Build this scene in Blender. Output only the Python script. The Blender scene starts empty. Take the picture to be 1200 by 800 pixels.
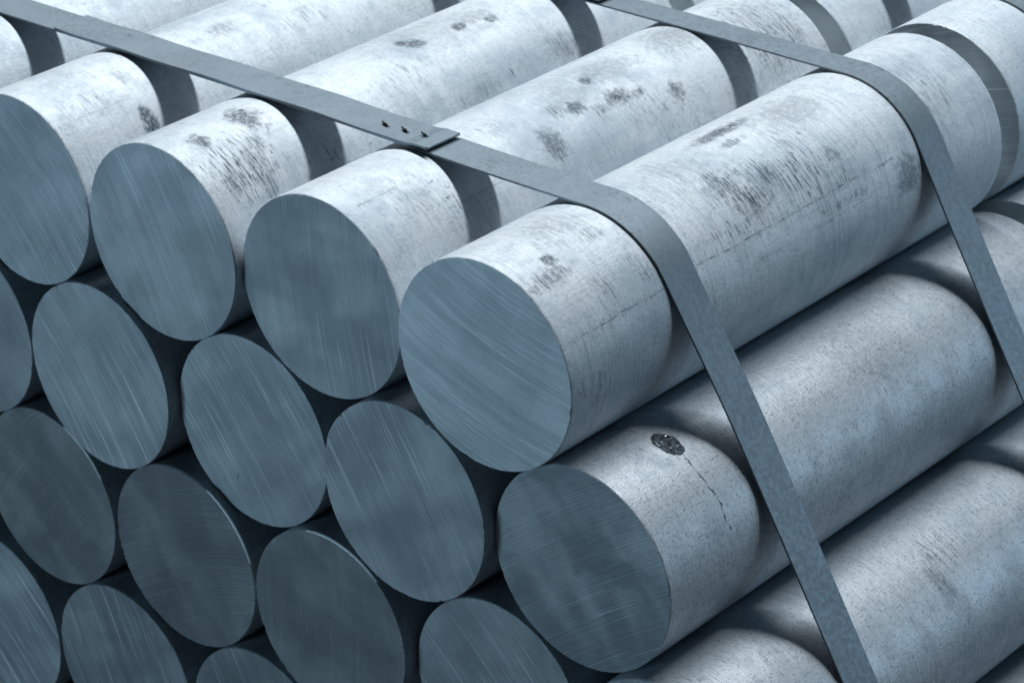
import bpy, bmesh, math, random
from mathutils import Vector, Matrix
random.seed(7)
S = 0.075                       # metres per bar radius
ZO = 8.03                       # lifts the stack (in radii) so the floor is z = 0
W3 = math.sqrt(3)
sc = bpy.context.scene

# ------------------------------------------------------------------ camera
cam = bpy.data.cameras.new('camera'); co = bpy.data.objects.new('camera', cam); sc.collection.objects.link(co)
r0 = (0.75759089, 0.65225754, -0.02482221); r1 = (-0.27657386, 0.35521915, 0.89293127); r2 = (0.59123848, -0.66961142, 0.44950817)
M = Matrix(((r0[0], r1[0], r2[0]), (r0[1], r1[1], r2[1]), (r0[2], r1[2], r2[2]))).to_4x4()
M.translation = Vector((15.13091564*S, -16.69835028*S, (11.57240825+ZO)*S))
co.matrix_world = M
cam.sensor_width = 36; cam.lens = 3429.68/1200*36
cam.clip_start = 0.05; cam.clip_end = 100
cam.dof.use_dof = True; cam.dof.focus_distance = 25.0*S; cam.dof.aperture_fstop = 20
sc.camera = co
sc.render.resolution_x = 1024; sc.render.resolution_y = 682

# ------------------------------------------------------------------ light
w = bpy.data.worlds.new('World'); sc.world = w; w.use_nodes = True
bg = w.node_tree.nodes['Background']; bg.inputs[0].default_value = (0.30, 0.53, 0.76, 1); bg.inputs[1].default_value = 0.032
sc.view_settings.view_transform = 'Standard'; sc.view_settings.look = 'None'
sc.view_settings.exposure = 0; sc.view_settings.gamma = 1

def area(name, loc, target, sx, sy, power, col, xaxis=(1,0,0)):
    l = bpy.data.lights.new(name, 'AREA'); l.shape = 'RECTANGLE'; l.size = sx; l.size_y = sy; l.energy = power; l.color = col
    o = bpy.data.objects.new(name, l); sc.collection.objects.link(o)
    z = (Vector(loc)-Vector(target)).normalized(); x = Vector(xaxis); x = (x - z*x.dot(z)).normalized(); y = z.cross(x)
    m = Matrix((x, y, z)).transposed().to_4x4(); m.translation = Vector(loc); o.matrix_world = m
    return o
TG = Vector((-1.0*S, 3.0*S, (ZO+0.5)*S))
KD = Vector((-0.20, 0.40, 0.917)).normalized()*3.0
area('overhead_lamp', TG+KD, TG, 3.8, 0.27, 172, (0.90, 0.96, 1.0))
FT = Vector((0, 0, ZO*S))
area('front_fill', FT+Vector((-1.7, -3.0, -0.55)), FT, 1.2, 0.6, 64, (0.50, 0.78, 1.0))  # added fill, no real lamp: lifts the cut faces
area('side_fill', FT+Vector((1.7, 1.9, 0.25)), FT+Vector((0, .2, 0)), 1.4, 0.9, 11, (0.50, 0.77, 1.0), (0,1,0))  # added soft fill from behind right, stands for bounce on the bar sides

# ------------------------------------------------------------------ node helpers
class NT:
    def __init__(s, name):
        s.m = bpy.data.materials.new(name); s.m.use_nodes = True; s.t = s.m.node_tree; s.b = s.t.nodes['Principled BSDF']
    def n(s, ty, **kw):
        o = s.t.nodes.new(ty)
        for k, v in kw.items(): setattr(o, k, v)
        return o
    def l(s, a, b): s.t.links.new(a, b)
    def put(s, i, v):
        if isinstance(v, bpy.types.NodeSocket): s.l(v, i)
        else: i.default_value = v
    def math(s, op, a, b=0.0, c=None, clamp=False):
        o = s.n('ShaderNodeMath', operation=op); o.use_clamp = clamp; s.put(o.inputs[0], a); s.put(o.inputs[1], b)
        if c is not None: s.put(o.inputs[2], c)
        return o.outputs[0]
    def noise(s, vec, scale, detail=3, rough=0.55, dist=0.0, loc=(0,0,0), mul=(1,1,1)):
        mp = s.n('ShaderNodeMapping'); s.l(vec, mp.inputs[0]); mp.inputs['Location'].default_value = loc; mp.inputs['Scale'].default_value = mul
        o = s.n('ShaderNodeTexNoise'); s.l(mp.outputs[0], o.inputs['Vector']); o.inputs['Scale'].default_value = scale
        o.inputs['Detail'].default_value = detail; o.inputs['Roughness'].default_value = rough; o.inputs['Distortion'].default_value = dist
        return o.outputs['Fac']
    def ramp(s, v, a, b, lo=0.0, hi=1.0):
        o = s.n('ShaderNodeMapRange'); o.interpolation_type = 'SMOOTHSTEP'; s.put(o.inputs[0], v)
        for i, x in zip((1,2,3,4), (a,b,lo,hi)): s.put(o.inputs[i], x)
        return o.outputs[0]
    def mix(s, f, a, b, mode='MIX'):
        o = s.n('ShaderNodeMix', data_type='RGBA', blend_type=mode); s.put(o.inputs[0], f)
        for i, v in ((6, a), (7, b)):
            if isinstance(v, tuple): v = v if len(v) == 4 else v+(1,)
            s.put(o.inputs[i], v)
        return o.outputs[2]
    def sep(s, v):
        o = s.n('ShaderNodeSeparateXYZ'); s.l(v, o.inputs[0]); return o.outputs
    def comb(s, x, y, z=0.0):
        o = s.n('ShaderNodeCombineXYZ'); s.put(o.inputs[0], x); s.put(o.inputs[1], y); s.put(o.inputs[2], z); return o.outputs[0]
    def bump(s, h, strength, dist):
        o = s.n('ShaderNodeBump'); o.inputs['Strength'].default_value = strength; o.inputs['Distance'].default_value = dist; s.l(h, o.inputs['Height'])
        s.l(o.outputs[0], s.b.inputs['Normal'])

LIGHT = (0.60, 0.65, 0.69); MID = (0.31, 0.385, 0.445); DARK = (0.045, 0.07, 0.095)

def side_material(name, seed, smudges=(), seams=(), wear=0.5, grain=0.5, lines=0.5, tone=1.0, metal=0.14):
    """rolled mill-finish aluminium. uv: u = angle (radians), v = distance along the bar in radii"""
    k = NT(name); uvn = k.n('ShaderNodeUVMap'); uvn.uv_map = 'UVMap'; uv = uvn.outputs[0]
    rnd = random.Random(seed); off = lambda: (rnd.uniform(0, 90), rnd.uniform(0, 90), rnd.uniform(0, 9))
    big = k.noise(uv, 0.9, 4, 0.6, 0.4, off(), (1, .6, 1))
    med = k.noise(uv, 3.0, 5, 0.65, 0.3, off())
    col = k.mix(k.ramp(big, 0.46, 0.72, 0, 0.45+0.35*wear), LIGHT, MID)
    col = k.mix(k.ramp(med, 0.46, 0.80, 0, 0.60), col, MID)
    mot = k.noise(uv, 11, 4, 0.7, 0.5, off(), (1, .7, 1)); col = k.mix(k.ramp(mot, 0.45, 0.75, 0, 0.38), col, MID)
    spk = k.ramp(k.noise(uv, 34, 2, 0.6, 0.2, off()), 0.66, 0.76); col = k.mix(k.math('MULTIPLY', spk, 0.55), col, (0.16, 0.20, 0.24))
    # turning rings round the bar and faint draw marks along it
    ring = k.noise(uv, 1.0, 3, 0.7, 0.0, off(), (1.6, 46, 1))
    ring2 = k.noise(uv, 1.0, 2, 0.6, 0.0, off(), (0.7, 14, 1))
    rmask = k.ramp(k.noise(uv, 0.8, 3, 0.6, 0, off()), 0.38, 0.62, 0.25, 1)
    r = k.math('MULTIPLY', k.ramp(ring, 0.52, 0.78), rmask)
    col = k.mix(k.math('MULTIPLY', r, 1.0*lines), col, (0.20, 0.26, 0.31))
    col = k.mix(k.math('MULTIPLY', k.ramp(ring2, 0.5, 0.8), 0.35*lines), col, MID)
    col = k.mix(k.math('MULTIPLY', k.ramp(ring, 0.50, 0.26), 0.30), col, (0.80, 0.82, 0.84))
    draw = k.noise(uv, 1.0, 3, 0.6, 0.0, off(), (34, 0.9, 1))
    col = k.mix(k.math('MULTIPLY', k.ramp(draw, 0.56, 0.78), 0.30), col, MID)
    # cross-hatched speckle
    ga = k.noise(uv, 1.0, 2, 0.7, 0.0, off(), (17, 64, 1)); gb = k.noise(uv, 1.0, 2, 0.7, 0.0, off(), (52, 19, 1))
    g = k.math('MAXIMUM', k.ramp(ga, 0.54, 0.74), k.ramp(gb, 0.55, 0.75))
    col = k.mix(k.math('MULTIPLY', g, 0.30+0.55*grain), col, (0.16, 0.21, 0.26))
    # short dark scuffs, gathered in patches
    dash = k.ramp(k.noise(uv, 1.0, 2, 0.6, 0.0, off(), (7, 38, 1)), 0.60, 0.70)
    dashl = k.ramp(k.noise(uv, 1.0, 2, 0.6, 0.0, off(), (30, 7, 1)), 0.64, 0.74)
    patch = k.ramp(k.noise(uv, 1.5, 3, 0.55, 0.2, off()), 0.63-0.07*wear, 0.74-0.05*wear)
    scuff = k.math('MULTIPLY', k.math('MAXIMUM', dash, dashl), patch)
    blot = k.ramp(k.noise(uv, 2.6, 5, 0.62, 0.6, off(), (1, .8, 1)), 0.68-0.03*wear, 0.78)
    bw = k.ramp(k.noise(uv, 14, 3, 0.7, 0.4, off()), 0.36, 0.60, 0.15, 1)
    dirt = k.math('MAXIMUM', k.math('MULTIPLY', scuff, 0.85), k.math('MULTIPLY', k.math('MULTIPLY', blot, bw), 0.55*wear+0.1))
    # individual marks: (angle deg, along, half size round, half size along, strength, kind)
    u, v, _ = k.sep(uv)
    fine = k.noise(uv, 9, 5, 0.7, 1.2, off()); tex = k.ramp(k.noise(uv, 26, 4, 0.75, 0.8, off()), 0.34, 0.56, 0.40, 1)
    fr = k.noise(uv, 1.0, 3, 0.65, 0.2, off(), (5, 42, 1))
    for (a, y, ra, ry, st, kind) in smudges:
        ra *= 1.2; ry *= 1.2
        du = k.math('DIVIDE', k.math('SUBTRACT', u, math.radians(a)), ra)
        dv = k.math('DIVIDE', k.math('SUBTRACT', v, y), ry)
        d = k.math('SQRT', k.math('ADD', k.math('MULTIPLY', du, du), k.math('MULTIPLY', dv, dv)))
        if kind == 'arc':       # finger-print like arcs
            wv = k.math('SINE', k.math('ADD', k.math('MULTIPLY', d, 26.0), k.math('MULTIPLY', fine, 9.0)))
            mk = k.math('MULTIPLY', k.ramp(wv, -0.1, 0.8), k.ramp(d, 1.1, 0.5))
        else:
            d2 = k.math('ADD', d, k.math('MULTIPLY', k.math('SUBTRACT', fine, 0.5), 2.2))
            mk = k.math('MULTIPLY', k.ramp(d2, 1.25, 0.35), tex)
            if kind == 'comb': mk = k.math('MULTIPLY', mk, k.ramp(fr, 0.5, 0.62))
            elif kind == 'scuff': mk = k.math('MULTIPLY', mk, k.ramp(fr, 0.40, 0.60, 0.25, 1))
        dirt = k.math('MAXIMUM', dirt, k.math('MULTIPLY', mk, min(1, st*1.3)))
    for (a0, y0, y1, st) in seams:   # (angle, from, to, strength) dotted scratch along the bar
        wob = k.math('MULTIPLY', k.math('SUBTRACT', k.noise(k.comb(0.0, v), 0.9, 1), 0.5), 0.10)
        du = k.math('ABSOLUTE', k.math('SUBTRACT', k.math('SUBTRACT', u, math.radians(a0)), wob))
        core = k.math('MULTIPLY', k.ramp(du, 0.016, 0.004), k.ramp(k.noise(uv, 1.0, 4, 0.75, 0, off(), (40, 9, 1)), 0.40, 0.56))
        tick = k.math('MULTIPLY', k.ramp(du, 0.065, 0.015), k.ramp(k.noise(uv, 1.0, 3, 0.7, 0, off(), (12, 60, 1)), 0.55, 0.66))
        core = k.math('MAXIMUM', k.math('MULTIPLY', core, 0.8), k.math('MULTIPLY', tick, 0.75)); br = k.ramp(k.noise(uv, 1.0, 2, 0.6, 0, off(), (1, 4, 1)), 0.32, 0.55, 0.25, 1)
        rg = k.math('MULTIPLY', k.ramp(v, y0, y0+.05), k.ramp(v, y1, y1-.05))
        dirt = k.math('MAXIMUM', dirt, k.math('MULTIPLY', k.math('MULTIPLY', core, br), k.math('MULTIPLY', rg, st)))
    col = k.mix(dirt, col, DARK)
    # a few bright nicks
    nick = k.ramp(k.noise(uv, 5.0, 2, 0.5, 0, off(), (1.6, 1, 1)), 0.80, 0.83)
    col = k.mix(k.math('MULTIPLY', nick, 0.6), col, (0.85, 0.88, 0.9))
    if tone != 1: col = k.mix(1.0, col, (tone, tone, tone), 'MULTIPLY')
    # rubbed bright flecks in the scuffed zones
    fl = k.math('MULTIPLY', k.ramp(k.noise(uv, 1.0, 3, 0.7, 0.3, off(), (12, 26, 1)), 0.64, 0.70), k.ramp(k.noise(uv, 1.3, 3, 0.6, 0, off()), 0.52, 0.64))
    col = k.mix(k.math('MULTIPLY', fl, 0.75), col, (0.88, 0.90, 0.92))
    k.l(col, k.b.inputs['Base Color'])
    k.b.inputs['Metallic'].default_value = metal
    k.put(k.b.inputs['Roughness'], k.ramp(med, 0.3, 0.7, 0.52-0.3*metal, 0.72-0.4*metal))
    h = k.math('SUBTRACT', k.math('ADD', k.math('MULTIPLY', ring, 0.6), k.math('MULTIPLY', gb, 0.5)), k.math('MULTIPLY', dirt, 0.5))
    h = k.math('ADD', h, k.math('MULTIPLY', draw, 0.3))
    k.bump(h, 0.35, 0.0012)
    return k.m

def face_material(name, seed, ang, tone=1.0, contrast=0.6, curve=0.10, broad=0.4, bandang=None):
    """saw-cut end: parallel blade marks at `ang` degrees in the face plane, slightly curved"""
    k = NT(name); tc = k.n('ShaderNodeUVMap'); tc.uv_map = 'UVMap'; uv = tc.outputs[0]
    rnd = random.Random(seed); off = lambda: (rnd.uniform(0, 90), rnd.uniform(0, 90), 0)
    x, y, _ = k.sep(uv); ca, sa = math.cos(math.radians(ang)), math.sin(math.radians(ang))
    al = k.math('ADD', k.math('MULTIPLY', x, ca), k.math('MULTIPLY', y, sa))
    ac = k.math('SUBTRACT', k.math('MULTIPLY', y, ca), k.math('MULTIPLY', x, sa))
    ac = k.math('ADD', ac, k.math('MULTIPLY', k.math('MULTIPLY', al, al), curve))
    p = k.comb(al, ac)
    n1 = k.noise(p, 1.0, 2, 0.6, 0, off(), (0.5, 66, 1)); n2 = k.noise(p, 1.0, 3, 0.75, 0, off(), (0.35, 130, 1)); n3 = k.noise(p, 1.0, 2, 0.5, 0, off(), (0.35, 7, 1))
    bl = k.noise(uv, 1.3, 4, 0.55, 0.4, off()); fine = k.noise(uv, 45, 2, 0.6, 0, off())
    br = k.noise(p, 1.0, 2, 0.5, 0, off(), (1.6, 0.5, 1))
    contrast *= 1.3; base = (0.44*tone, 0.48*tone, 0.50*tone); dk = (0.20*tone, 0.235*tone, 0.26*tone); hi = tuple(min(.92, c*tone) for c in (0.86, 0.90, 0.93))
    col = k.mix(k.ramp(n3, 0.38, 0.72, 0, 0.42*contrast), base, dk)
    col = k.mix(k.ramp(n2, 0.46, 0.30, 0, 1.0*contrast), col, dk)
    col = k.mix(k.ramp(bl, 0.42, 0.68, 0, min(1, 1.5*broad)), col, dk); col = k.mix(k.ramp(bl, 0.45, 0.28, 0, 0.2), col, hi)
    col = k.mix(k.ramp(br, 0.40, 0.62, 0, min(1, 1.3*broad)), col, dk)  # bands across the saw marks: a glossy reflection painted into the colour
    lm = k.ramp(k.noise(p, 1.0, 2, 0.5, 0, off(), (1.3, 5, 1)), 0.38, 0.56)
    col = k.mix(k.math('MULTIPLY', k.math('MULTIPLY', k.ramp(n1, 0.59, 0.66), lm), 0.85*contrast), col, hi)
    col = k.mix(k.math('MULTIPLY', k.ramp(n2, 0.62, 0.72), 0.8*contrast), col, hi)
    col = k.mix(k.ramp(fine, 0.55, 0.8, 0, 0.25), col, dk)
    spot = k.ramp(k.noise(uv, 7, 2, 0.5, 0.3, off()), 0.76, 0.80)
    col = k.mix(k.math('MULTIPLY', spot, 0.6), col, DARK)
    k.l(col, k.b.inputs['Base Color'])
    k.b.inputs['Metallic'].default_value = 0.15
    k.put(k.b.inputs['Roughness'], k.ramp(n1, 0.3, 0.7, 0.36, 0.50))
    h = k.math('ADD', k.math('MULTIPLY', n1, 0.7), k.math('MULTIPLY', n2, 0.5))
    k.bump(h, 0.45, 0.0010)
    return k.m

def plain(name, col, rough=0.5, metal=0.0, nscale=40, var=0.4, bump=0.2, bd=0.0005):
    k = NT(name); tc = k.n('ShaderNodeTexCoord'); g = tc.outputs['Object']
    n = k.noise(g, nscale, 5, 0.65, 0.3); n2 = k.noise(g, nscale*9, 3, 0.6)
    dk = tuple(c*(1-var) for c in col); lt = tuple(min(1, c*(1+var)) for c in col)
    c = k.mix(k.ramp(n, 0.3, 0.7), dk, lt); c = k.mix(k.ramp(n2, 0.45, 0.8, 0, 0.35), c, dk)
    k.l(c, k.b.inputs['Base Color']); k.b.inputs['Metallic'].default_value = metal
    k.put(k.b.inputs['Roughness'], k.ramp(n2, 0.3, 0.7, rough-0.08, rough+0.1)); k.bump(n2, bump, bd)
    return k.m

# ------------------------------------------------------------------ object helpers
def tag(o, label=None, cat=None, group=None, kind=None):
    for a, b in (('label', label), ('category', cat), ('group', group), ('kind', kind)):
        if b: o[a] = b
    return o
def mesh_obj(name, bm, mat, parent=None, smooth=True):
    me = bpy.data.meshes.new(name); bm.normal_update(); bm.to_mesh(me); bm.free()
    if mat: me.materials.append(mat)
    if smooth: me.polygons.foreach_set('use_smooth', [True]*len(me.polygons))
    o = bpy.data.objects.new(name, me); sc.collection.objects.link(o)
    if parent: o.parent = parent
    return o
def empty(name, loc):
    o = bpy.data.objects.new(name, None); sc.collection.objects.link(o); o.location = loc; o.empty_display_size = 0.02; return o

# ------------------------------------------------------------------ the floor
bm = bmesh.new(); bmesh.ops.create_grid(bm, x_segments=2, y_segments=2, size=12)
fl = mesh_obj('floor', bm, plain('dark_concrete', (0.10, 0.11, 0.12), 0.75, 0, 3, 0.3, 0.4, 0.002), smooth=False); tag(fl, kind='structure')

# ------------------------------------------------------------------ bars
D = {(0,-4):(-.033,.036,0),(0,-3):(-.033,.036,.012),(0,-2):(-.018,.034,.014),(0,-1):(-.012,.024,.104),(0,0):(.03,.011,.015),
(1,-5):(-.03,.044,-.03),(1,-4):(-.03,.044,-.071),(1,-3):(-.03,.056,-.062),(1,-2):(-.041,.029,.09),(1,-1):(-.004,.016,.009),(1,0):(-.017,-.015,.144),
(2,-5):(-.021,.056,.03),(2,-4):(-.021,.056,-.049),(2,-3):(-.054,.044,-.012),(2,-2):(-.031,.039,-.022),(2,-1):(-.001,.005,.113),(2,0):(.01,-.008,0.02),
(3,-6):(-.003,.04,-.05),(3,-5):(-.003,.0,-.132),(3,-4):(-.048,.061,-.099),(3,-3):(-.065,.076,-.055)}
front = [(0,i) for i in range(-6,1)]+[(1,i) for i in range(-5,1)]+[(2,i) for i in range(-5,1)]+[(3,i) for i in range(-6,1)]+[(4,i) for i in range(-6,1)]
back = [(0,i) for i in range(-4,1)]+[(1,i) for i in range(-4,1)]+[(2,i) for i in range(-2,1)]+[(3,i) for i in range(-2,1)]+[(4,i) for i in range(-2,1)]
def base_xz(k): return (2*k[1]+k[0], -W3*k[0])
RB = 0.996
def settle(keys, jit):
    P = {k: [base_xz(k)[0]+jit(k)[0], base_xz(k)[1]+jit(k)[1]] for k in keys}
    ks = list(P)
    for it in range(60):     # push overlapping bars apart a hair
        for a in range(len(ks)):
            for b in range(a+1, len(ks)):
                p, q = P[ks[a]], P[ks[b]]; dx, dz = q[0]-p[0], q[1]-p[1]; r = math.hypot(dx, dz)
                if r < 2*RB:
                    e = (2*RB-r)*0.5/r; p[0] -= dx*e; p[1] -= dz*e; q[0] += dx*e; q[1] += dz*e
    return P
PF = settle(front, lambda k: D.get(k, (0, 0.0, 0)))
rj = random.Random(3)
PB = settle(back, lambda k: (0.0, 0.0) if k == (0,0) else (rj.uniform(-.01,.01), rj.uniform(-.012,.004)))

NS = 240
def bar_bodies(x, z, y0, y1, seed, r=RB, chamfer=0.010):
    """side surface with uv, from chamfer to chamfer; local origin at the axis on the front face"""
    rnd = random.Random(seed); ph = [rnd.uniform(0, 6.28) for _ in range(4)]
    L = y1-y0; bm = bmesh.new(); uvl = bm.loops.layers.uv.new('UVMap')
    ys = [0.0, chamfer*0.9, 0.03, 0.06] + [L*t/8 for t in range(1, 8)] + [L-chamfer, L]
    rings = []
    burr = [rnd.gauss(0, 1) for _ in range(NS)]
    patch = [max(0, math.sin(5*i*2*math.pi/NS+ph[2])+math.sin(11*i*2*math.pi/NS+ph[3])) for i in range(NS)]
    for j, yy in enumerate(ys):
        ring = []
        for i in range(NS):
            a = -math.pi/2 + 2*math.pi*i/NS
            rr = r*(1+0.0012*math.sin(2*a+ph[0]+yy*0.5)+0.0008*math.sin(3*a+ph[1]-yy))
            if j in (0, len(ys)-1): rr -= chamfer*(0.55+0.12*burr[i]) + (0.006*max(0, burr[i])*patch[i] if j == 0 else 0)
            dy = 0.003*burr[(i*7) % NS] if j == 1 else 0
            ring.append(bm.verts.new((rr*math.cos(a)*S, (yy+dy)*S, rr*math.sin(a)*S)))
        rings.append(ring)
    for j in range(len(ys)-1):
        for i in range(NS):
            i2 = (i+1) % NS
            fc = bm.faces.new((rings[j][i], rings[j][i2], rings[j+1][i2], rings[j+1][i]))
            a0 = -math.pi/2+2*math.pi*i/NS; a1 = -math.pi/2+2*math.pi*(i+1)/NS
            for lp, (a, yy) in zip(fc.loops, ((a0, ys[j]), (a1, ys[j]), (a1, ys[j+1]), (a0, ys[j+1]))): lp[uvl].uv = (a, yy)
    ed = [v.co.copy() for v in rings[0]]; eb = [v.co.copy() for v in rings[-1]]
    return bm, ed, eb
def cap(ed, flip=False):
    bm = bmesh.new(); uvl = bm.loops.layers.uv.new('UVMap')
    vs = [bm.verts.new(v) for v in ed]; c = bm.verts.new((0, ed[0].y, 0))
    for i in range(len(vs)):
        a, b = vs[i], vs[(i+1) % len(vs)]
        fc = bm.faces.new((c, a, b) if flip else (c, b, a))
        for lp in fc.loops: lp[uvl].uv = (lp.vert.co.x/S, lp.vert.co.z/S)
    return bm

SM = {
 (0,-3): dict(smudges=[(62,.55,.15,.25,.4,'comb'),(75,2.6,.12,.2,.5,'scuff'),(60,3.6,.14,.3,.45,'comb'),(41,1.04,.10,.07,.75,'blot'),(33.6,1.05,.12,.09,.8,'blot'),(71,1.13,.14,.08,.4,'scuff')], seams=[(54,0.1,0.95,.5)], wear=.6, lines=.55, grain=.25),
 (0,-2): dict(smudges=[(44,.35,.12,.12,.7,'scuff'),(60,.85,.12,.10,.7,'scuff'),(84,4.4,.12,.25,.5,'scuff'),(62,3.0,.2,.4,.35,'comb'),(40,5.0,.14,.2,.5,'scuff'),(80.6,1.03,.20,.15,.75,'blot'),(77.4,.395,.11,.09,.8,'blot'),(52,.5,.34,.42,.85,'comb'),(51,.69,.17,.10,.85,'scuff'),(37.7,.68,.16,.09,.8,'scuff'),(82.2,3.456,.10,.12,.85,'blot'),(87.3,3.362,.08,.08,.8,'blot'),(80.2,4.08,.07,.13,.75,'blot'),(75.6,4.5,.07,.09,.7,'blot'),(86,3.8,.3,.8,.22,'blot'),(33,3.6,.10,.3,.4,'scuff')], wear=.8, lines=.5, grain=.25),
 (0,-1): dict(smudges=[(72,3.0,.10,.14,.7,'scuff'),(60,3.4,.12,.12,.6,'scuff'),(48,4.0,.14,.3,.5,'comb'),(60,.8,.3,.3,.35,'comb'),(80,2.2,.14,.3,.35,'comb'),(55,6.35,.3,.2,.6,'scuff'),(82.5,3.64,.08,.08,.75,'blot'),(84,3.95,.22,.38,.34,'blot'),(52.8,2.6,.17,.14,.62,'blot'),(67.5,3.2,.10,.12,.75,'blot'),(62,3.72,.10,.16,.8,'blot'),(86.3,5.1,.26,.36,.42,'blot'),(58.5,3.98,.06,.10,.7,'scuff'),(50,4.44,.09,.09,.7,'blot'),(78,3.3,.3,.3,.25,'blot'),(62,6.0,.5,.5,.6,'scuff')], seams=[(70.5,0.15,0.75,.7),(46,0.8,1.8,.5)], wear=.75, lines=.5, grain=.25),
 (0,0): dict(smudges=[(62,2.75,.16,.20,.8,'scuff'),(53,3.35,.12,.16,.8,'scuff'),(66,3.9,.22,.20,.45,'comb'),(38,2.45,.10,.35,.6,'comb'),(72,1.1,.10,.12,.5,'scuff'),(52,5.9,.35,.30,.45,'comb'),(96,3.5,.08,.42,.72,'blot'),(82.3,3.37,.05,.17,.8,'scuff'),(45.8,2.94,.17,.27,.95,'scuff'),(47,2.9,.32,.48,.55,'comb'),(60,3.2,.12,.25,.6,'comb'),(46,3.72,.30,.36,.75,'comb'),(46.5,4.22,.07,.09,.85,'scuff'),(36,4.17,.12,.12,.8,'comb'),(21.5,4.05,.05,.35,.7,'comb'),(84.8,4.3,.26,.42,.32,'blot'),(17,5.12,.18,.20,.55,'blot'),(60,.33,.09,.26,.65,'scuff'),(69,.50,.06,.08,.75,'blot'),(39.4,.81,.13,.06,.75,'comb'),(48,1.27,.06,.09,.75,'comb'),(39,1.30,.12,.08,.65,'comb'),(2,.17,.10,.05,.75,'comb'),(-2,.42,.20,.18,.45,'comb'),(88,.86,.22,.34,.42,'scuff'),(80,.95,.10,.30,.4,'comb'),(76,5.9,.20,.30,.35,'scuff'),(78,2.4,.35,.6,.30,'scuff')],
   seams=[(27.6,.08,1.45,.9),(29.5,1.9,5.0,.85),(16,2.6,4.4,.35)], wear=.85, lines=.9, grain=.35),
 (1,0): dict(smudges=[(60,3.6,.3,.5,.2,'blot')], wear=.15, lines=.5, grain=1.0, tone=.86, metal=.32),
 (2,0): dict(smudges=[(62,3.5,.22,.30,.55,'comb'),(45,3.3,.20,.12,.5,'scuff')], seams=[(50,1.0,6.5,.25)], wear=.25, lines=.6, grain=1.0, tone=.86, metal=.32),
}
FA = {(0,-3):(-47,1.0,.6,.08,.35),(0,-2):(-64,1.02,.55,.06,.35),(0,-1):(-84,1.02,.35,-.05,.45),(0,0):(-18,1.22,.85,-.10,.22),  # second value: face tone, lower rows darker to paint in the light's falloff
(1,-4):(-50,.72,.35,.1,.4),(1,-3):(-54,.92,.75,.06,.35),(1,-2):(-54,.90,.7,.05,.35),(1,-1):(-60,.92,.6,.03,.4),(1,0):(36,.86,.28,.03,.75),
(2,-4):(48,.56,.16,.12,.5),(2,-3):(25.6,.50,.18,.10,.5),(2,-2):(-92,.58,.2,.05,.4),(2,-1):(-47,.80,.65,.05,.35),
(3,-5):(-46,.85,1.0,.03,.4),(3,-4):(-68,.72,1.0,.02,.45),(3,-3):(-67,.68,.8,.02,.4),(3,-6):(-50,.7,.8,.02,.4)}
LB = {
(0,-6):"pale aluminium bar at the left end of the top row, outside the picture's corner",
(0,-5):"pale aluminium bar in the top row under the strap at the top left corner",
(0,-4):"pale top row aluminium bar, only its upper side showing at the left edge",
(0,-3):"top row aluminium bar whose round face is cut off by the left edge",
(0,-2):"top row aluminium bar with a dark speckled patch between its face and the strap",
(0,-1):"top row aluminium bar under the notched strap end, next to the corner bar",
(0,0):"thick scuffed aluminium bar at the right corner of the top row, its large face nearest",
(1,-5):"aluminium bar of the second row hidden past the left edge",
(1,-4):"second row aluminium bar cut off by the left edge, a sliver of dark face showing",
(1,-3):"steeply scratched aluminium bar, leftmost full round face of the second row",
(1,-2):"second row aluminium bar nestled under the gap between the two middle top bars",
(1,-1):"second row aluminium bar directly left below the large corner bar, fine steep saw marks",
(1,0):"aluminium bar under the corner bar with a dark pit and crack on its side",
(2,-5):"aluminium bar of the third row hidden past the left edge",
(2,-4):"dull dark aluminium bar of the third row at the left edge, faint diagonal marks",
(2,-3):"dark smooth-faced aluminium bar with a bright glint along its upper right rim",
(2,-2):"dark aluminium bar of the third row with faint upright marks, centre of the lower part",
(2,-1):"third row aluminium bar cut by the bottom edge, left of the pitted bar",
(2,0):"grainy pale aluminium bar below the pitted bar at the lower right, face mostly unseen",
(3,-6):"aluminium bar of the fourth row hidden past the left edge",
(3,-5):"coarsely scratched aluminium bar in the lower left corner of the stack",
(3,-4):"coarsely scratched aluminium bar at the bottom edge, second from the lower left corner",
(3,-3):"dark aluminium bar just rising over the bottom edge, third from the lower left",
(3,0):"aluminium bar showing only a corner of its side at the picture's lower right corner"}
LBB = {(0,0):"corner bar of the rear bundle, seen beyond a narrow gap at the top right",
(0,-1):"top row bar of the rear bundle beside the rear corner bar, at the top edge",
(0,-2):"bar of the rear bundle just touching the top edge behind the second strap",
(1,0):"bar of the rear bundle just under its corner bar at the right edge"}
gen_side = [side_material('mill_aluminium', 40+i, wear=.3, lines=.5, grain=.5) for i in range(3)]
inner_side = [side_material('shade_toned_aluminium', 50+i, wear=.6, lines=.5, grain=.6, tone=.68) for i in range(2)]  # toned down so the nooks between bars look shaded
gen_face = [face_material('sawn_aluminium', 60+i, -50-8*i, .8, .6) for i in range(3)]
back_face = {(0,0): face_material('sawn_aluminium_rear', 90, 25, 1.4, .7)}  # paler tone makes up for scant light in the bundle gap
end_mat = face_material('sawn_aluminium_far_end', 91, 40, 1.5, .2)  # tone raised to put more light into the bundle gap

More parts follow.
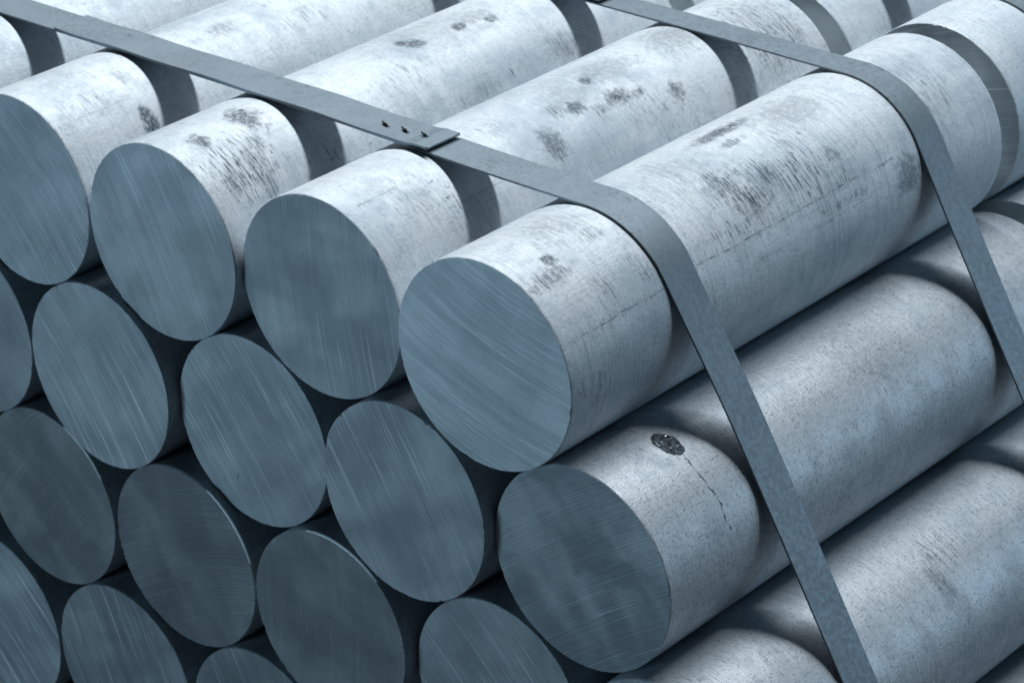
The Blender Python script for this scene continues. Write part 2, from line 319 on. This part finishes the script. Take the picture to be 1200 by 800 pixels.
def make_bar(k, P, y0, y1, label, group, sidem, facem, seed, chamfer=.010, rim=None):
    x, z = P
    t = empty('aluminium_bar', (x*S, y0*S, (z+ZO)*S)); tag(t, label, 'metal bar', group)
    bm, ed, eb = bar_bodies(x, z, y0, y1, seed, chamfer=chamfer)
    mesh_obj('round_side', bm, sidem, t)
    fo = mesh_obj('sawn_face', cap(ed), facem, t, smooth=False)
    mesh_obj('sawn_face', cap(eb, True), end_mat, t, smooth=False)
    return t
YE = {(0,0):6.75,(0,-1):6.86,(0,-2):6.80,(1,0):6.87,(2,0):6.80}
OUT = "aluminium bar of the front bundle lying outside the picture, below the bars in view"
OUTB = "aluminium bar of the rear bundle hidden behind the front bundle"
BARS = {}
for n, k in enumerate(front):
    y0 = D.get(k, (0,0,0.02))[2]
    if k in SM: sm = side_material('scuffed_aluminium', 100+n, **SM[k])
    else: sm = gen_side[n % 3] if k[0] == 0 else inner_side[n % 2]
    if k in FA:
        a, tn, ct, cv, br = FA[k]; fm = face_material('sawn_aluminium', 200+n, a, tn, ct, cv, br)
    else: fm = gen_face[n % 3]
    ch = .020 if k in ((2,-3),(2,-2)) else .010
    BARS[k] = make_bar(k, PF[k], y0, YE.get(k, 6.8), LB.get(k, OUT), 'aluminium bars of the front bundle', sm, fm, 300+n, ch)
rb = random.Random(9)
for n, k in enumerate(back):
    y0 = {(0,0):7.115,(0,-1):7.19,(0,-2):7.15,(1,0):7.2}.get(k, 7.12+rb.uniform(0,.1))
    make_bar(k, PB[k], y0, y0+6.8, LBB.get(k, OUTB), 'aluminium bars of the rear bundle', gen_side[(n+1) % 3], back_face.get(k, end_mat), 500+n)

def rim_glint(k, a0, a1, wd):
    root = BARS[k]; bm = bmesh.new(); pr = None; n = 40; rr = random.Random(k[1]*7+k[0])
    for i in range(n+1):
        t = i/n; a = math.radians(a0+(a1-a0)*t); w_ = wd*math.sin(math.pi*t)**.5*rr.uniform(.7, 1.2)+.0005
        ro, ri, y = RB+.002, RB-.004-w_, -.004
        c = [(ro*math.cos(a)*S, .012*S, ro*math.sin(a)*S), ((RB-.004)*math.cos(a)*S, y*S, (RB-.004)*math.sin(a)*S), (ri*math.cos(a)*S, y*S, ri*math.sin(a)*S), (ri*math.cos(a)*S, .006*S, ri*math.sin(a)*S)]
        v = [bm.verts.new(p) for p in c]
        if pr:
            for j in range(3): bm.faces.new((pr[j], pr[j+1], v[j+1], v[j]))
        pr = v
    bmesh.ops.recalc_face_normals(bm, faces=bm.faces)
    o = mesh_obj('rim_glint_sliver', bm, glintm, root); o['label'] = 'bright sliver of rim, a glint given as pale colour'
glintm = plain('pale_rim_glint', (0.9, 0.93, 0.95), 0.3, 0.1, 200, 0.08)  # near-white colour paints the glints on a few rims
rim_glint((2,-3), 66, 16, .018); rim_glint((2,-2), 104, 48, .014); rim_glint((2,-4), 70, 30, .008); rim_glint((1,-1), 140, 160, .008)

# pit and crack on the bar under the corner bar
def on_bar(k, a, y, lift=0.0):      # local coordinates of the bar's empty
    y0 = D[k][2]; a = math.radians(a); return Vector((math.cos(a)*(RB+lift)*S, (y-y0)*S, math.sin(a)*(RB+lift)*S))
pitm = plain('pit_resin', (0.23, 0.27, 0.30), 0.32, 0.4, 260, 0.85, 0.9, 0.003)
crackm = plain('crack_dark', (0.10, 0.13, 0.16), 0.6, 0, 200, 0.4)
rimm = plain('burnished_metal', (0.75, 0.8, 0.84), 0.25, 0.8, 90, 0.15)
rp = random.Random(4); bm = bmesh.new(); NR, NA = 9, 28; rows = []
for j in range(NR+1):
    row = []
    for i in range(NA):
        th = 2*math.pi*i/NA; q = j/NR
        wob = 1+0.06*math.sin(2*th+1)+0.05*math.sin(5*th+.5)+0.04*rp.gauss(0,1)*q
        da = math.degrees(0.17)*q*wob*math.cos(th); dy = 0.135*q*wob*math.sin(th)
        h = (0.010*(1-q**2)+ (0.006*rp.uniform(-1,1) if 0 < j < NR-1 else 0)+0.004*math.exp(-((q-.85)/.1)**2)) - (0.004 if j == NR else 0)
        row.append(bm.verts.new(on_bar((1,0), 74.5+da, 1.035+dy-0.0015*da*1.0, h)))
    rows.append(row)
for j in range(NR):
    for i in range(NA):
        i2 = (i+1) % NA
        try: bm.faces.new((rows[j][i], rows[j+1][i], rows[j+1][i2], rows[j][i2]))
        except ValueError: pass
pit = mesh_obj('pit', bm, pitm, BARS[(1,0)]); pit['label'] = 'dark glinting pit filled with resin-like slag'
for q in range(22):   # bright metal crumbs in the pit
    bm = bmesh.new(); bmesh.ops.create_icosphere(bm, subdivisions=1, radius=0.007*S*rp.uniform(.4,1.2))
    a, y = 74.5+rp.uniform(-6,7), 1.035+rp.uniform(-.07,.07); c = on_bar((1,0), a, y, 0.013)
    for vv in bm.verts: vv.co = vv.co*rp.uniform(.7,1.3)+c
    mesh_obj('slag_crumb', bm, rimm, pit, smooth=False)
bm = bmesh.new(); pr = None
cr = [(67.3,1.058),(64.75,1.054),(60,1.035),(54,1.028),(48,1.03),(42.5,1.041),(38,1.062),(33,1.069),(29,1.045),(25.2,1.044),(21,1.066),(18.3,1.062)]
N = 66
for j in range(N+1):
    t = j/N*(len(cr)-1); i = min(int(t), len(cr)-2); f = t-i
    a = cr[i][0]*(1-f)+cr[i+1][0]*f + 0.35*rp.gauss(0,1)*0; y = cr[i][1]*(1-f)+cr[i+1][1]*f+0.006*rp.gauss(0,1)
    wd = 0.0062*(0.22+1.5*abs(math.sin(j*0.31+1))**3*rp.uniform(.5,1.2))*(1-0.3*j/N)
    v2 = [bm.verts.new(on_bar((1,0), a, y-wd, 0.0022)), bm.verts.new(on_bar((1,0), a, y+wd, 0.0022))]
    if pr: bm.faces.new((pr[0], pr[1], v2[1], v2[0]))
    pr = v2
cko = mesh_obj('crack', bm, crackm, BARS[(1,0)]); cko['label'] = 'thin wavering crack running down from the pit'

# ------------------------------------------------------------------ straps
strapm = plain('blued_strap_steel', (0.165, 0.21, 0.245), 0.5, 0.3, 30, 0.07, 0.25, 0.0003)
def strap_marks(m):      # rubbed streaks and dark scuffs
    k = NT('tmp'); bpy.data.materials.remove(k.m); k.m = m; k.t = m.node_tree; k.b = k.t.nodes['Principled BSDF']
    src = k.b.inputs['Base Color'].links[0].from_socket
    g = k.n('ShaderNodeTexCoord').outputs['Object']
    a = k.noise(g, 38, 4, 0.6, 1.6); ln = k.ramp(k.math('ABSOLUTE', k.math('SUBTRACT', a, 0.5)), 0.018, 0.0)
    pm = k.ramp(k.noise(g, 9, 2, 0.5, 0, (3, 1, 2)), 0.50, 0.66)
    c = k.mix(k.math('MULTIPLY', k.math('MULTIPLY', ln, pm), 0.7), src, (0.05, 0.07, 0.09))
    b = k.ramp(k.noise(g, 60, 5, 0.75, 1.0, (7, 3, 1)), 0.66, 0.74); pb = k.ramp(k.noise(g, 14, 2, 0.5, 0, (1, 5, 2)), 0.54, 0.66)
    c = k.mix(k.math('MULTIPLY', k.math('MULTIPLY', b, pb), 0.6), c, (0.42, 0.48, 0.52))
    k.l(c, k.b.inputs['Base Color'])
strap_marks(strapm)
# scratches and rub marks on strap
def hull(points):
    pts = sorted(set((round(a, 6), round(b, 6)) for a, b in points))
    def cr(o, a, b): return (a[0]-o[0])*(b[1]-o[1])-(a[1]-o[1])*(b[0]-o[0])
    lo = []
    for p in pts:
        while len(lo) > 1 and cr(lo[-2], lo[-1], p) <= 0: lo.pop()
        lo.append(p)
    up = []
    for p in reversed(pts):
        while len(up) > 1 and cr(up[-2], up[-1], p) <= 0: up.pop()
        up.append(p)
    return lo[:-1]+up[:-1]      # counter-clockwise
def strap_path(P, gap):
    pts = []
    for (x, z) in P.values():
        for i in range(180):
            a = 2*math.pi*i/180; pts.append((x+(RB+gap)*math.cos(a), z+(RB+gap)*math.sin(a)))
    h = hull(pts)[::-1]         # clockwise: top goes left -> right, then down the right side
    # start on the top side at far left
    k0 = min(range(len(h)), key=lambda i: (abs(h[i][1]-1.02) > .1, h[i][0]))
    h = h[k0:]+h[:k0]
    out = []
    for i in range(len(h)):
        a, b = h[i], h[(i+1) % len(h)]; L = math.hypot(b[0]-a[0], b[1]-a[1]); n = max(1, int(L/0.12))
        for j in range(n): out.append((a[0]+(b[0]-a[0])*j/n, a[1]+(b[1]-a[1])*j/n))
    return out
def ribbon(path, yf, wf, th, lift=lambda x, z: 0.0, closed=False, sag=0.0):
    """solid flat band following path (x,z), front edge yf(x,z), width wf(x,z), thickness th, all in radii"""
    bm = bmesh.new(); secs = []; n = len(path); uvl = bm.loops.layers.uv.new('UVMap')
    for i, (x, z) in enumerate(path):
        a = path[(i-1) % n] if (closed or i > 0) else path[i]; b = path[(i+1) % n] if (closed or i < n-1) else path[i]
        tx, tz = b[0]-a[0], b[1]-a[1]; L = math.hypot(tx, tz) or 1; nx, nz = -tz/L, tx/L   # outward for clockwise path
        if nx*0+nz*1 == 0: pass
        lf = lift(x, z); y = yf(x, z); w_ = wf(x, z); e = th*0.18
        prof = [(y, 0), (y+w_, 0), (y+w_, th*.8), (y+w_-e, th), (y+e, th), (y, th*.8)]
        secs.append([bm.verts.new(((x+nx*(lf+q))*S, yy*S, (z+nz*(lf+q)+ZO)*S)) for yy, q in prof])
    m = n if closed else n-1
    for i in range(m):
        A, Bq = secs[i], secs[(i+1) % n]
        for j in range(6):
            j2 = (j+1) % 6; bm.faces.new((A[j], Bq[j], Bq[j2], A[j2]))
    if not closed: bm.faces.new(secs[0]); bm.faces.new(secs[-1][::-1])
    bmesh.ops.recalc_face_normals(bm, faces=bm.faces)
    return bm
def sm(t): t = max(0, min(1, t)); return t*t*(3-2*t)
TH = 0.018
p1 = strap_path(PF, 0.006)
y1f = lambda x, z: (1.465-0.035*sm((x+3)/2.2)+0.02*math.sin(x*1.1)*0.4 if z > .6 else 1.43) + 0.09*sm((1.2-z)/2.2)*(1 if x > 0 else 0)
w1 = lambda x, z: 0.445-0.03*sm((1.15-z)/0.8)*(1 if x > -.5 else 0)
s1 = empty('steel_strap', (0, 1.45*S, (ZO+1.02)*S)); tag(s1, 'grey steel strap nearest the bar ends, its notched overlapping end on the top row', 'strap', 'steel straps round the bar bundles')
def strap_part(name, bm, root, mat=strapm, smooth=False, shift=None):
    off = root.location
    for v in bm.verts: v.co -= off
    return mesh_obj(name, bm, mat, root, smooth)
strap_part('strap_band', ribbon(p1, y1f, w1, TH, closed=True), s1)
# overlap layer on the top run, from left of the frame to x = -1.86
xe = -1.86
top = [q for q in p1 if q[1] > 0.95 and q[0] < xe-0.02 and q[0] > -12.2]; top.sort()
top = [q for q in top if q[0] > -7.05]
zt = top[-1][1]
dens = []
for a, b in zip(top, top[1:]):
    dens += [a, ((a[0]+b[0])/2, (a[1]+b[1])/2)]
dens += [top[-1], (xe-0.008, zt), (xe, zt)]
def olift(x, z):      # the loose end rides up and its lip is turned
    l = TH+0.004+0.010*math.sin(x*2.3)**2
    l += 0.022*sm((x-(xe-0.28))/0.16)
    return l
strap_part('overlap_layer', ribbon(dens, lambda x, z: y1f(x, z)-0.006-0.022*sm((x+7.1)/.5)*1.0, lambda x, z: w1(x, z)+0.015, TH*1.15, lift=olift), s1)
# turned lip at the end (rolled edge)
bm = bmesh.new(); sec = []
for j in range(11):
    t = j/10; y = (y1f(xe, 1)-.025)+t*(w1(xe, 1)+0.012); ring = []
    for i in range(10):
        a = 2*math.pi*i/10; ring.append(bm.verts.new(((xe+0.005+0.020*math.cos(a)+.02*(t-.5)*.3)*S, y*S, (zt+TH*2+0.022+0.016*math.sin(a)+ZO)*S)))
    sec.append(ring)
for A, Bq in zip(sec, sec[1:]):
    for i in range(10): bm.faces.new((A[i], A[(i+1) % 10], Bq[(i+1) % 10], Bq[i]))
bm.faces.new(sec[0]); bm.faces.new(sec[-1][::-1]); bmesh.ops.recalc_face_normals(bm, faces=bm.faces)
strap_part('rolled_lip', bm, s1, smooth=True)
notchm = plain('notch_dark', (0.02, 0.025, 0.03), 0.7, 0, 100, 0.2)
for xn in (-2.56, -2.31, -2.06):    # punched notches: slot shade given as a dark solid under a small raised tab
    zz = zt+TH*2+0.02; y = 1.62; t0 = 0.015*math.sin(xn*2.3)**2
    bm = bmesh.new()
    q = [(-.052,.016),(0,-.014),(.052,-.016),(.008,.022)]
    vs = [bm.verts.new(((xn+a)*S, (y+b)*S, (zz+.019+olift(xn,0)-TH+ZO)*S)) for a, b in q]; bm.faces.new(vs)
    ex = bmesh.ops.extrude_face_region(bm, geom=bm.faces[:])
    for g in ex['geom']:
        if isinstance(g, bmesh.types.BMVert): g.co.z -= .02*S
    bmesh.ops.recalc_face_normals(bm, faces=bm.faces)
    nt = strap_part('notch', bm, s1, notchm)
    bm = bmesh.new()
    a = [bm.verts.new(((xn+px)*S, (y+py)*S, (zz+.019+olift(xn,0)-TH+pz+ZO)*S)) for px, py, pz in ((-.05,.02,.0),(.05,-.012,.0),(.052,.022,.0),(-.038,.046,.0),(.008,.02,.005))]
    for tri in ((0,1,4),(1,2,4),(2,3,4),(3,0,4)): bm.faces.new([a[i] for i in tri])
    bmesh.ops.recalc_face_normals(bm, faces=bm.faces)
    strap_part('raised_tab', bm, s1)

p2 = strap_path(PF, 0.006)
y2f = lambda x, z: 5.41-0.02*sm((x+2)/2)-0.035*sm((1.1-z)/1.5)*(1 if x > 0 else 0)
w2 = lambda x, z: 0.365+0.03*sm((1.15-z)/0.8)*(1 if x > -.5 else 0)
s2 = empty('steel_strap', (0, 5.4*S, (ZO+1.02)*S)); tag(s2, 'grey steel strap round the far end of the front bundle, crossing the upper right', 'strap', 'steel straps round the bar bundles')
strap_part('strap_band', ribbon(p2, y2f, w2, TH, closed=True), s2)
top = sorted([q for q in p2 if q[1] > 0.95 and -7.0 < q[0] < -3.1]); top += [(-3.05, top[-1][1])]
strap_part('overlap_layer', ribbon(top, lambda x, z: 5.39+0.0*x, lambda x, z: 0.385, TH*1.1, lift=lambda x, z: TH+.006+.03*sm((x+3.5)/.4)), s2)
p3 = strap_path(PB, 0.006)
s3 = empty('steel_strap', (0, 8.1*S, (ZO+1.02)*S)); tag(s3, 'grey steel strap on the rear bundle, a corner of it at the top right corner', 'strap', 'steel straps round the bar bundles')
strap_part('strap_band', ribbon(p3, lambda x, z: 8.10, lambda x, z: 0.39, TH, closed=True), s3)
